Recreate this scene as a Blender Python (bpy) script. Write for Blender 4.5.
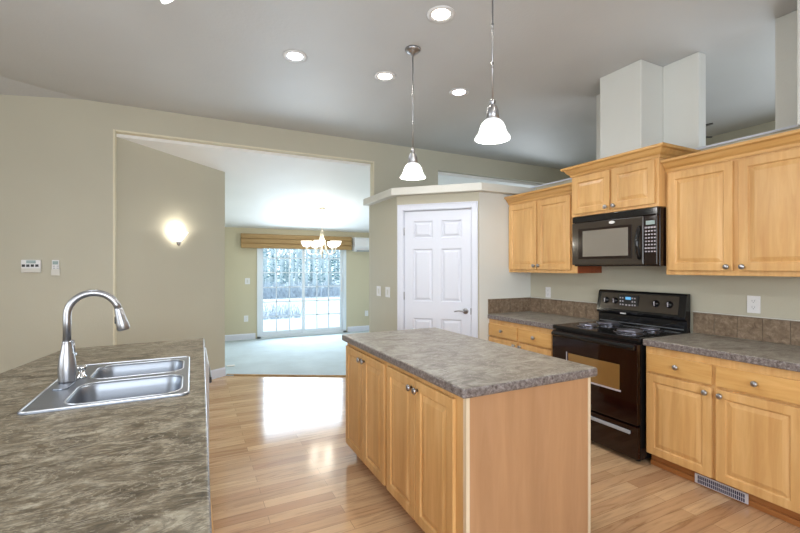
import bpy, bmesh, math, random
from mathutils import Vector, Matrix
PI = math.pi
S = bpy.context.scene
COL = S.collection
for o in list(bpy.data.objects): bpy.data.objects.remove(o)

# ---------------------------------------------------------------- camera, world, lights, exposure
cam_d = bpy.data.cameras.new('camera'); cam = bpy.data.objects.new('camera', cam_d); COL.objects.link(cam)
cam.location = (0, 0, 1.429); cam.rotation_euler = (PI/2, 0, -math.radians(26.633))
cam_d.sensor_width = 36; cam_d.lens = 416.165*36/800; cam_d.shift_y = 0.7/800
cam_d.clip_start = 0.02; cam_d.clip_end = 200
S.camera = cam
W = bpy.data.worlds.new('overcast_sky'); S.world = W; W.use_nodes = True
wn = W.node_tree.nodes; wl = W.node_tree.links
bg = wn['Background']; bg.inputs['Strength'].default_value = 2.3
bg.inputs['Color'].default_value = (0.80, 0.92, 1.0, 1)
S.view_settings.view_transform = 'Standard'; S.view_settings.look = 'None'
S.view_settings.gamma = 1.0; S.view_settings.use_curve_mapping = False
S.view_settings.exposure = 0.30

def area(name, loc, rot, size, power, color):
    d = bpy.data.lights.new(name, 'AREA'); d.shape = 'RECTANGLE'; d.size = size[0]; d.size_y = size[1]
    d.energy = power; d.color = color
    o = bpy.data.objects.new(name, d); COL.objects.link(o); o.location = loc; o.rotation_euler = rot; return o
# added fill lamps out of view, plus daylight at the visible glass door
area('fill_kitchen', (-0.3, -2.45, 1.6), (PI/2, 0, 0), (3.4, 1.5), 125, (0.93, 0.96, 1.0))
area('fill_left', (-2.85, 1.2, 1.7), (0, -PI/2, 0), (1.5, 2.2), 32, (0.93, 0.96, 1.0))
area('fill_living', (5.85, 1.0, 1.6), (0, PI/2, 0), (1.5, 2.6), 40, (0.85, 0.93, 1.0))  # added fill for the living room
area('daylight_glass_door', (2.08, 8.50, 1.05), (-PI/2, 0, 0), (1.6, 1.75), 54, (0.70, 0.85, 1.0))
area('fill_dining', (6.8, 7.0, 1.5), (0, PI/2, 0), (1.2, 1.6), 40, (0.86, 0.94, 1.0))  # added fill for the dining room, no window stands here

# ---------------------------------------------------------------- materials
def nmat(name):
    m = bpy.data.materials.new(name); m.use_nodes = True
    return m, m.node_tree.nodes, m.node_tree.links, m.node_tree.nodes['Principled BSDF']
def plain(name, col, rough=0.5, metal=0.0, spec=0.5, emit=None, es=0, coat=0, trans=0):
    m, n, l, b = nmat(name)
    b.inputs['Base Color'].default_value = (*col, 1); b.inputs['Roughness'].default_value = rough
    b.inputs['Metallic'].default_value = metal; b.inputs['Specular IOR Level'].default_value = spec
    b.inputs['Coat Weight'].default_value = coat; b.inputs['Coat Roughness'].default_value = 0.05
    b.inputs['Transmission Weight'].default_value = trans
    if emit: b.inputs['Emission Color'].default_value = (*emit, 1); b.inputs['Emission Strength'].default_value = es
    return m
def ramp(n, stops):
    r = n.new('ShaderNodeValToRGB'); e = r.color_ramp.elements
    while len(e) < len(stops): e.new(0.5)
    for k, (p, c) in enumerate(stops): e[k].position = p; e[k].color = (*c, 1)
    return r
def texco(n, l, scale=(1,1,1), kind='Object'):
    t = n.new('ShaderNodeTexCoord'); mp = n.new('ShaderNodeMapping'); mp.inputs['Scale'].default_value = scale
    l.new(t.outputs[kind], mp.inputs['Vector']); return mp.outputs['Vector']
def noise(n, l, vec, scale, detail=4, rough=0.55, dist=0):
    x = n.new('ShaderNodeTexNoise'); x.inputs['Scale'].default_value = scale; x.inputs['Detail'].default_value = detail
    x.inputs['Roughness'].default_value = rough; x.inputs['Distortion'].default_value = dist
    l.new(vec, x.inputs['Vector']); return x.outputs['Fac']
def bump(n, l, b, h, strength, dist=0.01):
    k = n.new('ShaderNodeBump'); k.inputs['Strength'].default_value = strength; k.inputs['Distance'].default_value = dist
    l.new(h, k.inputs['Height']); l.new(k.outputs['Normal'], b.inputs['Normal'])
def mixc(n, l, fac, a, b_, mode='MIX'):
    x = n.new('ShaderNodeMix'); x.data_type = 'RGBA'; x.blend_type = mode
    if isinstance(fac, (int, float)): x.inputs[0].default_value = fac
    else: l.new(fac, x.inputs[0])
    for v, k in ((a, 6), (b_, 7)):
        if isinstance(v, tuple): x.inputs[k].default_value = (*v, 1)
        else: l.new(v, x.inputs[k])
    return x.outputs[2]
def textured_paint(name, col, scale=90, strength=0.15, rough=0.6):
    m, n, l, b = nmat(name); v = texco(n, l)
    f = noise(n, l, v, 1.3, 2)
    r = ramp(n, [(0.3, tuple(c*0.97 for c in col)), (0.7, tuple(min(1, c*1.02) for c in col))]); l.new(f, r.inputs[0])
    l.new(r.outputs[0], b.inputs['Base Color']); b.inputs['Roughness'].default_value = rough
    bump(n, l, b, noise(n, l, v, scale, 3), strength, 0.004)
    return m
def wood(name, a, b2, c, axis='z', rough=0.38, seed=0.0):
    m, n, l, b = nmat(name)
    sc = {'z': (14, 14, 1.2), 'y': (14, 1.2, 14), 'x': (1.2, 14, 14)}[axis]
    v = texco(n, l, sc)
    f = noise(n, l, v, 1.6, 6, 0.6, 0.8)
    r = ramp(n, [(0.25, c), (0.5, a), (0.75, b2)]); l.new(f, r.inputs[0])
    sc2 = {'z': (3.2, 3.2, .25), 'y': (3.2, .25, 3.2), 'x': (.25, 3.2, 3.2)}[axis]
    f2 = noise(n, l, texco(n, l, sc2), 2.0, 2, 0.5, 0.3)
    r2 = ramp(n, [(0.35, (0.86, 0.82, 0.78)), (0.65, (1.05, 1.03, 1.0))]); l.new(f2, r2.inputs[0])
    l.new(mixc(n, l, 0.8, r.outputs[0], r2.outputs[0], 'MULTIPLY'), b.inputs['Base Color'])
    b.inputs['Roughness'].default_value = rough
    bump(n, l, b, f, 0.04, 0.002)
    return m
M = {}
M['wall'] = textured_paint('wall_paint', (0.50, 0.474, 0.378), 70, 0.22, 0.62)
M['wall_white'] = textured_paint('column_paint', (0.68, 0.69, 0.66), 70, 0.2, 0.6)
M['dining_wall'] = textured_paint('dining_wall_paint', (0.56, 0.51, 0.365), 70, 0.2, 0.62)
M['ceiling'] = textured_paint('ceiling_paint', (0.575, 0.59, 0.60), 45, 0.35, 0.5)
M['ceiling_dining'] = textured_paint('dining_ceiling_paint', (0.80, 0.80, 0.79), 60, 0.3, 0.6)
M['trim'] = plain('white_trim', (0.66, 0.69, 0.78), 0.35)
M['cream'] = plain('cream_paint', (0.62, 0.61, 0.56), 0.45)
M['corner'] = textured_paint('lamplit_corner_paint', (0.70, 0.65, 0.50), 70, 0.2, 0.6)  # lighter tone paints chandelier light onto the opening's edge
M['maple'] = wood('maple_vertical', (0.65, 0.39, 0.155), (0.73, 0.47, 0.215), (0.57, 0.31, 0.115), 'z')
M['maple_y'] = wood('maple_along', (0.62, 0.36, 0.125), (0.70, 0.44, 0.18), (0.53, 0.28, 0.09), 'y')
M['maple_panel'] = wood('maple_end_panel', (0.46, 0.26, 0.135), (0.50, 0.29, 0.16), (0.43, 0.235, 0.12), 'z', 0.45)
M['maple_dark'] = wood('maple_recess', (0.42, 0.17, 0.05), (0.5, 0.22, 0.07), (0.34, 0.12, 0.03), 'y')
M['edge_pale'] = wood('pale_edge_strip', (0.72, 0.60, 0.44), (0.78, 0.66, 0.5), (0.66, 0.53, 0.37), 'z')
M['shaded_side'] = wood('shaded_maple_side', (0.30, 0.07, 0.02), (0.36, 0.09, 0.03), (0.24, 0.05, 0.015), 'z')  # shade on the maple cabinet side, painted in as red-brown
M['nickel'] = plain('brushed_nickel', (0.40, 0.40, 0.42), 0.36, 1.0)
M['steel'] = plain('brushed_steel', (0.30, 0.325, 0.37), 0.40, 1.0)
M['steel_edge'] = plain('polished_steel_edge', (0.72, 0.74, 0.78), 0.30, 1.0)
M['dw_white'] = plain('off_white_enamel', (0.50, 0.51, 0.53), 0.35)
M['chrome'] = plain('chrome', (0.75, 0.75, 0.75), 0.12, 1.0)
M['black'] = plain('black_enamel', (0.008, 0.008, 0.009), 0.10, 0, 0.4, coat=0.1)
M['black_red'] = plain('dark_glossy_front', (0.010, 0.0025, 0.002), 0.07, 0, 0.5, coat=0.1)
M['black_matt'] = plain('black_plastic', (0.012, 0.012, 0.013), 0.4)
M['coil'] = plain('burner_coil', (0.30, 0.30, 0.36), 0.28, 0.9)
M['pan'] = plain('drip_pan_metal', (0.30, 0.30, 0.36), 0.2, 1.0)
M['mw_door'] = plain('microwave_door', (0.035, 0.026, 0.020), 0.12, 0, 0.6, coat=0.4)
M['mw_window'] = plain('microwave_window', (0.24, 0.22, 0.19), 0.10, 0.2, 0.8)
M['mw_frame'] = plain('microwave_frame', (0.012, 0.005, 0.004), 0.12)
M['oven_glass_reflection'] = plain('oven_window', (0.28, 0.16, 0.05), 0.04, 0.3, 1.0, coat=1.0)  # amber base paints in the island's reflection
M['button'] = plain('pale_button', (0.45, 0.42, 0.46), 0.4)
M['white_plastic'] = plain('white_plastic', (0.75, 0.75, 0.76), 0.35)
M['grey_plastic'] = plain('grey_plastic', (0.35, 0.36, 0.38), 0.4)
M['lcd'] = plain('lit_display', (0.22, 0.28, 0.27), 0.2, emit=(0.5, 0.65, 0.65), es=0.12)
M['lcd_blue'] = plain('blue_display', (0.02, 0.05, 0.1), 0.2, emit=(0.15, 0.5, 0.85), es=0.8)
M['shade'] = plain('lit_glass_shade', (0.9, 0.9, 0.9), 0.3, emit=(0.97, 1.0, 1.0), es=1.1)
M['shade_warm'] = plain('lit_warm_shade', (0.9, 0.88, 0.8), 0.3, emit=(1.0, 0.96, 0.88), es=1.1)
M['lens_cool'] = plain('cool_lamp_lens', (0.9, 0.9, 1), 0.3, emit=(0.86, 0.92, 1.0), es=14)
M['lens_warm'] = plain('warm_lamp_lens', (1, 0.95, 0.85), 0.3, emit=(1.0, 0.92, 0.72), es=14)
M['frost'] = plain('frosted_glass', (0.75, 0.8, 0.82), 0.25, trans=0.5)
M['chand_metal'] = plain('pale_nickel', (0.72, 0.66, 0.55), 0.3, 0.8)
M['blind'] = wood('woven_wood_blind', (0.36, 0.23, 0.09), (0.42, 0.28, 0.12), (0.30, 0.18, 0.07), 'x', 0.6)
M['vinyl'] = plain('white_vinyl', (0.72, 0.78, 0.84), 0.3)
M['vent'] = plain('white_register', (0.72, 0.73, 0.80), 0.3, 0.2)
M['vent_dark'] = plain('register_slots', (0.05, 0.05, 0.10), 0.5)
M['patio'] = plain('concrete_patio', (0.62, 0.66, 0.70), 0.8)

# laminate countertop: slate-like mottling with dark veins
def counter_mat(name, tones, amt=0.5):
    m, n, l, b = nmat(name)
    v = texco(n, l, (2.6, 4.2, 3.6))
    f = noise(n, l, v, 2.6, 10, 0.66, 1.2)
    r = ramp(n, [(0.33, tones[0]), (0.45, tones[1]), (0.55, tones[2]), (0.68, tones[3])]); l.new(f, r.inputs[0])
    v2 = texco(n, l, (7, 13, 10))
    f2 = noise(n, l, v2, 3.0, 8, 0.75, 2.2)
    r2 = ramp(n, [(0.38, (0.42, 0.39, 0.34)), (0.48, (1, 1, 1)), (0.62, (1.4, 1.38, 1.34))]); l.new(f2, r2.inputs[0])
    c = mixc(n, l, amt, r.outputs[0], r2.outputs[0], 'MULTIPLY')
    vn = noise(n, l, texco(n, l, (2.2, 4.6, 4)), 2.4, 7, 0.62, 2.6)
    rv = ramp(n, [(0.470, (0, 0, 0)), (0.497, (1, 1, 1)), (0.503, (1, 1, 1)), (0.530, (0, 0, 0))]); l.new(vn, rv.inputs[0])
    mk = n.new('ShaderNodeMath'); mk.operation = 'MULTIPLY'; l.new(rv.outputs[0], mk.inputs[0]); mk.inputs[1].default_value = 0.55
    c = mixc(n, l, mk.outputs[0], c, tuple(min(1, t_*1.25) for t_ in tones[3]))
    vd = noise(n, l, texco(n, l, (1.6, 3.4, 3)), 2.0, 8, 0.66, 3.0)
    rd = ramp(n, [(0.455, (0, 0, 0)), (0.495, (1, 1, 1)), (0.505, (1, 1, 1)), (0.545, (0, 0, 0))]); l.new(vd, rd.inputs[0])
    mk2 = n.new('ShaderNodeMath'); mk2.operation = 'MULTIPLY'; l.new(rd.outputs[0], mk2.inputs[0]); mk2.inputs[1].default_value = 0.40*amt/0.5
    c = mixc(n, l, mk2.outputs[0], c, tones[0])
    l.new(c, b.inputs['Base Color']); b.inputs['Roughness'].default_value = 0.30
    b.inputs['Specular IOR Level'].default_value = 0.45
    rr = ramp(n, [(0.3, (0.34,)*3), (0.7, (0.5,)*3)]); l.new(f2, rr.inputs[0]); l.new(rr.outputs[0], b.inputs['Roughness'])
    bump(n, l, b, f2, 0.12, 0.002)
    return m
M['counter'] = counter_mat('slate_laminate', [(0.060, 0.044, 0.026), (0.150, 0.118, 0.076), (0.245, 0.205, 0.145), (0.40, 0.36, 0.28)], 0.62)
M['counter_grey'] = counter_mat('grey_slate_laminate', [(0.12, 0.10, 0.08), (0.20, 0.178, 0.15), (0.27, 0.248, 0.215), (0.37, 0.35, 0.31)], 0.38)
def speckle(name, tones, sc=60):
    m, n, l, b = nmat(name); v = texco(n, l)
    f = noise(n, l, v, sc, 6, 0.7, 0.5)
    r = ramp(n, [(0.32, tones[0]), (0.5, tones[1]), (0.68, tones[2])]); l.new(f, r.inputs[0])
    l.new(r.outputs[0], b.inputs['Base Color']); b.inputs['Roughness'].default_value = 0.35
    bump(n, l, b, f, 0.2, 0.002)
    return m
M['edge_stone'] = speckle('speckled_edge', [(0.05, 0.035, 0.03), (0.17, 0.145, 0.14), (0.33, 0.30, 0.30)])
M['tile'] = speckle('brown_tile', [(0.10, 0.065, 0.04), (0.19, 0.135, 0.09), (0.29, 0.22, 0.16)], 28)
M['grout'] = plain('tile_grout', (0.24, 0.19, 0.14), 0.8)

# laminate floor planks along x
def floor_mat():
    m, n, l, b = nmat('laminate_planks')
    v = texco(n, l)
    br = n.new('ShaderNodeTexBrick'); l.new(v, br.inputs['Vector'])
    br.offset = 0.37; br.offset_frequency = 2
    for k, x in (('Scale', 1.0), ('Mortar Size', 0.0012), ('Brick Width', 1.1), ('Row Height', 0.085), ('Bias', 0.0)): br.inputs[k].default_value = x
    br.inputs['Color1'].default_value = (0.0, 0, 0, 1); br.inputs['Color2'].default_value = (1, 1, 1, 1); br.inputs['Mortar'].default_value = (0.5, 0.5, 0.5, 1)
    r = ramp(n, [(0.0, (0.42, 0.24, 0.13)), (0.35, (0.53, 0.335, 0.19)), (0.7, (0.63, 0.43, 0.255)), (1.0, (0.47, 0.29, 0.16))]); l.new(br.outputs['Color'], r.inputs[0])
    f = noise(n, l, texco(n, l, (1.1, 14, 1)), 2.0, 7, 0.65, 1.4)
    r2 = ramp(n, [(0.3, (0.62, 0.54, 0.46)), (0.48, (1, 1, 1)), (0.75, (1.22, 1.2, 1.16))]); l.new(f, r2.inputs[0])
    c = mixc(n, l, 0.85, r.outputs[0], r2.outputs[0], 'MULTIPLY')
    c2 = mixc(n, l, br.outputs['Fac'], c, (0.26, 0.15, 0.08))
    l.new(c2, b.inputs['Base Color']); b.inputs['Roughness'].default_value = 0.13
    b.inputs['Specular IOR Level'].default_value = 0.6
    bump(n, l, b, f, 0.05, 0.002)
    return m
M['floor'] = floor_mat()
def carpet_mat():
    m, n, l, b = nmat('carpet_pile'); v = texco(n, l)
    f = noise(n, l, v, 180, 3, 0.7); g = noise(n, l, v, 3, 3, 0.6)
    r = ramp(n, [(0.3, (0.42, 0.50, 0.54)), (0.7, (0.60, 0.69, 0.73))]); l.new(f, r.inputs[0])
    r2 = ramp(n, [(0.3, (0.9, 0.9, 0.9)), (0.7, (1.05, 1.05, 1.05))]); l.new(g, r2.inputs[0])
    l.new(mixc(n, l, 1.0, r.outputs[0], r2.outputs[0], 'MULTIPLY'), b.inputs['Base Color'])
    b.inputs['Roughness'].default_value = 0.95; bump(n, l, b, f, 0.6, 0.006)
    return m
M['carpet'] = carpet_mat()
def glass_mat():
    m = bpy.data.materials.new('window_glass'); m.use_nodes = True; n = m.node_tree.nodes; l = m.node_tree.links
    n.remove(n['Principled BSDF']); out = n['Material Output']
    t = n.new('ShaderNodeBsdfTransparent'); t.inputs[0].default_value = (0.93, 0.97, 0.98, 1)
    g = n.new('ShaderNodeBsdfGlossy'); g.inputs['Roughness'].default_value = 0.02
    fr = n.new('ShaderNodeFresnel'); fr.inputs[0].default_value = 1.45
    mx = n.new('ShaderNodeMixShader'); l.new(fr.outputs[0], mx.inputs[0]); l.new(t.outputs[0], mx.inputs[1]); l.new(g.outputs[0], mx.inputs[2])
    l.new(mx.outputs[0], out.inputs[0]); return m
M['glass'] = glass_mat()
def snow_mat():
    m, n, l, b = nmat('frosty_lawn'); v = texco(n, l)
    f = noise(n, l, v, 1.2, 6, 0.7)
    r = ramp(n, [(0.35, (0.52, 0.56, 0.60)), (0.6, (0.74, 0.76, 0.78))]); l.new(f, r.inputs[0])
    l.new(r.outputs[0], b.inputs['Base Color']); b.inputs['Roughness'].default_value = 0.9; return m
M['lawn'] = snow_mat()
M['bark'] = speckle('pale_bark', [(0.30, 0.36, 0.40), (0.45, 0.52, 0.56), (0.62, 0.68, 0.70)], 6)
M['bark'].node_tree.nodes['Principled BSDF'].inputs['Roughness'].default_value = 0.9
M['needles'] = speckle('evergreen_needles', [(0.04, 0.12, 0.14), (0.10, 0.22, 0.25), (0.22, 0.36, 0.40)], 5)
M['needles'].node_tree.nodes['Principled BSDF'].inputs['Roughness'].default_value = 0.9
M['brush'] = speckle('winter_brush', [(0.28, 0.33, 0.42), (0.40, 0.46, 0.55), (0.52, 0.58, 0.66)], 5)

# ---------------------------------------------------------------- mesh helpers
class MB:
    def __init__(s): s.bm = bmesh.new(); s.mi = 0
    def _mark(s, fs):
        for f in fs: f.material_index = s.mi
    def face(s, vs):
        f = s.bm.faces.new(vs); f.material_index = s.mi; return f
    def box(s, x0, x1, y0, y1, z0, z1, bev=0, mat=None):
        x0, x1 = sorted((x0, x1)); y0, y1 = sorted((y0, y1)); z0, z1 = sorted((z0, z1))
        v = [s.bm.verts.new((x, y, z)) for x in (x0, x1) for y in (y0, y1) for z in (z0, z1)]
        fs = [s.face([v[i] for i in q]) for q in ((0,1,3,2), (4,6,7,5), (0,4,5,1), (2,3,7,6), (0,2,6,4), (1,5,7,3))]
        if bev:
            es = list({e for f in fs for e in f.edges})
            r = bmesh.ops.bevel(s.bm, geom=es, offset=bev, segments=2, profile=0.5, affect='EDGES')
            for f in r['faces']: f.material_index = s.mi
            v = [q for q in {q for f in r['faces'] for q in f.verts}]
        if mat:
            for q in {q for f in fs if f.is_valid for q in f.verts} | set(x for x in v if x.is_valid): q.co = mat @ q.co
        return s
    def tube(s, pts, r, n=10, cap=True, smooth=True):
        pts = [Vector(p) for p in pts]; rs = r if isinstance(r, (list, tuple)) else [r]*len(pts)
        rings = []; up = None
        for i, p in enumerate(pts):
            d = (pts[min(i+1, len(pts)-1)] - pts[max(i-1, 0)]).normalized()
            if up is None:
                up = Vector((0, 0, 1)) if abs(d.z) < 0.9 else Vector((1, 0, 0))
            a = d.cross(up)
            if a.length < 1e-5: a = d.orthogonal()
            a.normalize(); b = a.cross(d).normalized(); up = b
            rings.append([s.bm.verts.new(p + rs[i]*(math.cos(2*PI*k/n)*a + math.sin(2*PI*k/n)*b)) for k in range(n)])
        for i in range(len(rings)-1):
            for k in range(n):
                f = s.face([rings[i][k], rings[i][(k+1) % n], rings[i+1][(k+1) % n], rings[i+1][k]]); f.smooth = smooth
        if cap: s.face(rings[0][::-1]); s.face(rings[-1])
        return s
    def lathe(s, prof, c=(0,0,0), axis='z', n=24, rot=None, sm=True):
        """prof: list of (radius, height)"""
        c = Vector(c); rings = []
        for r, h in prof:
            ring = []
            for k in range(n):
                a = 2*PI*k/n; p = Vector((r*math.cos(a), r*math.sin(a), h))
                if axis == 'x': p = Vector((p.z, p.x, p.y))
                elif axis == '-x': p = Vector((-p.z, p.y, p.x))
                elif axis == 'y': p = Vector((p.x, p.z, p.y))
                elif axis == '-y': p = Vector((p.x, -p.z, p.y))
                if rot: p = rot @ p
                ring.append(s.bm.verts.new(c + p))
            rings.append(ring)
        for i in range(len(rings)-1):
            for k in range(n):
                f = s.face([rings[i][k], rings[i][(k+1) % n], rings[i+1][(k+1) % n], rings[i+1][k]]); f.smooth = sm
        if prof[0][0] > 1e-6: s.face(rings[0][::-1])
        if prof[-1][0] > 1e-6: s.face(rings[-1])
        return s
    def prism(s, poly, z0, z1):
        a = [s.bm.verts.new((x, y, z0)) for x, y in poly]; b = [s.bm.verts.new((x, y, z1)) for x, y in poly]
        s.face(a[::-1]); s.face(b)
        for k in range(len(poly)): s.face([a[k], a[(k+1) % len(poly)], b[(k+1) % len(poly)], b[k]])
        return s
    def sweep(s, prof, A, B, out, ext=(0, 0)):
        """profile [(out, up)] swept from A to B, capped"""
        A = Vector(A); B = Vector(B); out = Vector(out)
        ra = [s.bm.verts.new(A + out*o + Vector((0, 0, u))) for o, u in prof]
        rb = [s.bm.verts.new(B + out*o + Vector((0, 0, u))) for o, u in prof]
        for k in range(len(prof)): s.face([ra[k], ra[(k+1) % len(prof)], rb[(k+1) % len(prof)], rb[k]])
        s.face(ra[::-1]); s.face(rb); return s
    def path_sweep(s, prof, pts, side=1):
        """profile [(out, up)] along an xy polyline with mitred corners; out is to the right of travel when side=1"""
        P = [Vector((p[0], p[1])) for p in pts]; z = pts[0][2]; rings = []
        for i, p in enumerate(P):
            ns = []
            if i > 0: d = (P[i]-P[i-1]).normalized(); ns.append(Vector((d.y, -d.x))*side)
            if i < len(P)-1: d = (P[i+1]-P[i]).normalized(); ns.append(Vector((d.y, -d.x))*side)
            m = sum(ns, Vector((0, 0))).normalized(); m = m / max(0.3, m.dot(ns[0]))
            rings.append([s.bm.verts.new((p.x + m.x*o, p.y + m.y*o, z + u)) for o, u in prof])
        n = len(prof)
        for i in range(len(rings)-1):
            for k in range(n): s.face([rings[i][k], rings[i][(k+1) % n], rings[i+1][(k+1) % n], rings[i+1][k]])
        s.face(rings[0][::-1]); s.face(rings[-1]); return s
    def panel_slab(s, us, vs, panels, t, Mx, loops):
        """slab with raised or sunk panels; Mx maps (u,v,w) to xyz, front at w=t; loops = [(inset, w)]"""
        V = {}
        def g(u, v, w):
            k = (round(u, 5), round(v, 5), round(w, 5))
            if k not in V: V[k] = s.bm.verts.new(Mx(*k))
            return V[k]
        for i in range(len(us)-1):
            for j in range(len(vs)-1):
                r = (us[i], us[i+1], vs[j], vs[j+1])
                if (i, j) in panels:
                    prev = [g(r[0], r[2], t), g(r[1], r[2], t), g(r[1], r[3], t), g(r[0], r[3], t)]
                    for ins, w in loops:
                        cur = [g(r[0]+ins, r[2]+ins, t+w), g(r[1]-ins, r[2]+ins, t+w), g(r[1]-ins, r[3]-ins, t+w), g(r[0]+ins, r[3]-ins, t+w)]
                        for k in range(4): s.face([prev[k], prev[(k+1) % 4], cur[(k+1) % 4], cur[k]])
                        prev = cur
                    s.face(prev)
                else:
                    s.face([g(r[0], r[2], t), g(r[1], r[2], t), g(r[1], r[3], t), g(r[0], r[3], t)])
        u0, u1, v0, v1 = us[0], us[-1], vs[0], vs[-1]
        for a in range(len(us)-1):
            s.face([g(us[a], v0, t), g(us[a], v0, 0), g(us[a+1], v0, 0), g(us[a+1], v0, t)])
            s.face([g(us[a], v1, t), g(us[a+1], v1, t), g(us[a+1], v1, 0), g(us[a], v1, 0)])
        for a in range(len(vs)-1):
            s.face([g(u0, vs[a], t), g(u0, vs[a+1], t), g(u0, vs[a+1], 0), g(u0, vs[a], 0)])
            s.face([g(u1, vs[a], t), g(u1, vs[a], 0), g(u1, vs[a+1], 0), g(u1, vs[a+1], t)])
        s.face([g(u, v0, 0) for u in us[::-1]] + [g(u0, v, 0) for v in vs[1:]] + [g(u, v1, 0) for u in us[1:]] + [g(u1, v, 0) for v in vs[-2:0:-1]])
        return s

ORG = {}
def wl_(o): return ORG.get(o.name, Vector((0, 0, 0))) if o else Vector((0, 0, 0))
def obj(name, mb, mat, parent=None, local=False, bev=0, seg=2, smooth=False):
    """link one mesh object; coordinates are world ones unless local"""
    me = bpy.data.meshes.new(name); bm = mb.bm
    bmesh.ops.recalc_face_normals(bm, faces=bm.faces)
    if local: org = Vector((0, 0, 0)) + wl_(parent)
    elif parent: org = wl_(parent)
    else:
        xs = [v.co for v in bm.verts]
        org = Vector(((min(v.x for v in xs)+max(v.x for v in xs))/2, (min(v.y for v in xs)+max(v.y for v in xs))/2, min(v.z for v in xs)))
    if not local: bmesh.ops.translate(bm, verts=bm.verts, vec=-org)
    bm.to_mesh(me); bm.free()
    for m in (mat if isinstance(mat, (list, tuple)) else [mat]): me.materials.append(m)
    o = bpy.data.objects.new(name, me); COL.objects.link(o)
    if parent: o.parent = parent
    else: o.location = org
    ORG[o.name] = org
    if smooth:
        for p in me.polygons: p.use_smooth = True
    if bev:
        b = o.modifiers.new('bevel', 'BEVEL'); b.width = bev; b.segments = seg; b.limit_method = 'ANGLE'; b.angle_limit = math.radians(40)
        b.harden_normals = False
    return o
def tag(o, label=None, cat=None, group=None, kind=None):
    if label: o['label'] = label
    if cat: o['category'] = cat
    if group: o['group'] = group
    if kind: o['kind'] = kind
    return o
def thing(name, loc, label, cat, group=None, rz=0, kind=None):
    o = bpy.data.objects.new(name, None); COL.objects.link(o); o.location = loc; o.rotation_euler = (0, 0, rz)
    o.empty_display_size = 0.1; ORG[o.name] = Vector(loc)
    return tag(o, label, cat, group, kind)
def struct(name, mb, mat, parent=None, **k):
    o = obj(name, mb, mat, parent, **k)
    if not parent: o['kind'] = 'structure'
    return o
def copy_tree(o, parent=None):
    c = o.copy(); COL.objects.link(c)
    if parent: c.parent = parent
    for ch in list(o.children): copy_tree(ch, c)
    return c
def lamp(name, kind, loc, power, color, parent, size=0.03, spot=None, rot=None):
    d = bpy.data.lights.new(name, kind); d.energy = power; d.color = color
    d.shadow_soft_size = size
    if spot: d.spot_size = spot; d.spot_blend = 0.6
    o = bpy.data.objects.new(name, d); COL.objects.link(o); o.parent = parent
    o.location = Vector(loc) - (wl_(parent) if parent else Vector((0,0,0)))
    if rot: o.rotation_euler = rot
    return o

# ---------------------------------------------------------------- key dimensions
D = 3.542          # range wall
YH = 5.167; YB = 5.267   # header wall between kitchen and dining room
ZC = 3.115         # kitchen ceiling
YF = 8.65          # far dining wall
def dzc(y): return 2.80 - 0.178*(y - 5.27)
# ---------------------------------------------------------------- structure
struct('floor', MB().box(-3.0, 9.0, -2.6, YF+0.1, -0.12, 0), M['floor'])
# carpet of the dining room, its edge runs slantwise
struct('floor_carpet', MB().prism([(0.395, 5.94), (2.13, 5.005), (2.13, 5.28), (9.0, 5.28), (9.0, YF), (0.395, YF)], 0.0, 0.012), M['carpet'])
# kitchen ceiling with a fold towards the left corner
fA, fB = (-0.874, YH+0.05), (-3.0, 4.04)
mb = MB()
def slab(mb, pts, th=0.06):
    a = [mb.bm.verts.new(p) for p in pts]; b = [mb.bm.verts.new((p[0], p[1], p[2]+th)) for p in pts]
    mb.face(a); mb.face(b[::-1])
    for k in range(len(pts)): mb.face([a[k], b[k], b[(k+1) % len(pts)], a[(k+1) % len(pts)]])
slab(mb, [(-3.1, -2.7, ZC), (D+0.05, -2.7, ZC), (D+0.05, YH+0.05, ZC), (fA[0], fA[1], ZC), (-3.1, fB[1]-0.05, ZC)])
slab(mb, [(fA[0], fA[1], ZC), (-3.1, YH+0.05, ZC-0.235), (-3.1, fB[1]-0.05, ZC)])
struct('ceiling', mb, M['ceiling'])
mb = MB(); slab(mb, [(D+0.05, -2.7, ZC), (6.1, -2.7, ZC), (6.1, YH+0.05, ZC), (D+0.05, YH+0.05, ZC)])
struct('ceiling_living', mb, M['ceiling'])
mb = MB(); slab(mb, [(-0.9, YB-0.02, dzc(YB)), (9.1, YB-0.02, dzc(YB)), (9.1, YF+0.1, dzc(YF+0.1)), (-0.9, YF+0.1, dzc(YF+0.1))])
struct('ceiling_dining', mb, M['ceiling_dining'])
# header wall with the wide opening and the opening above the pantry
ZO = 2.835
mb = MB()
mb.box(-3.0, -0.705, YH, YB, 0, ZC); mb.box(-0.705, 2.185, YH, YB, ZO, ZC); mb.box(2.185, 3.21, YH, YB, 0, ZC)
mb.box(3.21, 5.9, YH, YB, 0, 2.30); mb.box(3.21, 5.9, YH, YB, ZO+0.008, ZC); mb.box(5.9, 9.0, YH, YB, 0, ZC)
struct('wall_header', mb, M['wall'])
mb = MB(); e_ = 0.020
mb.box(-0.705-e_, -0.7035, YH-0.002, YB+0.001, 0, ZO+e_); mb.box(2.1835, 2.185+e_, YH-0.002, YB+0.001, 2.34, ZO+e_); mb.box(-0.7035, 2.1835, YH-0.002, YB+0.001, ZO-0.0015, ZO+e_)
struct('lit_edge_trim', mb, M['corner'], bev=0.006)  # added strip, its cream tone stands in for chandelier light on the reveal
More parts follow.
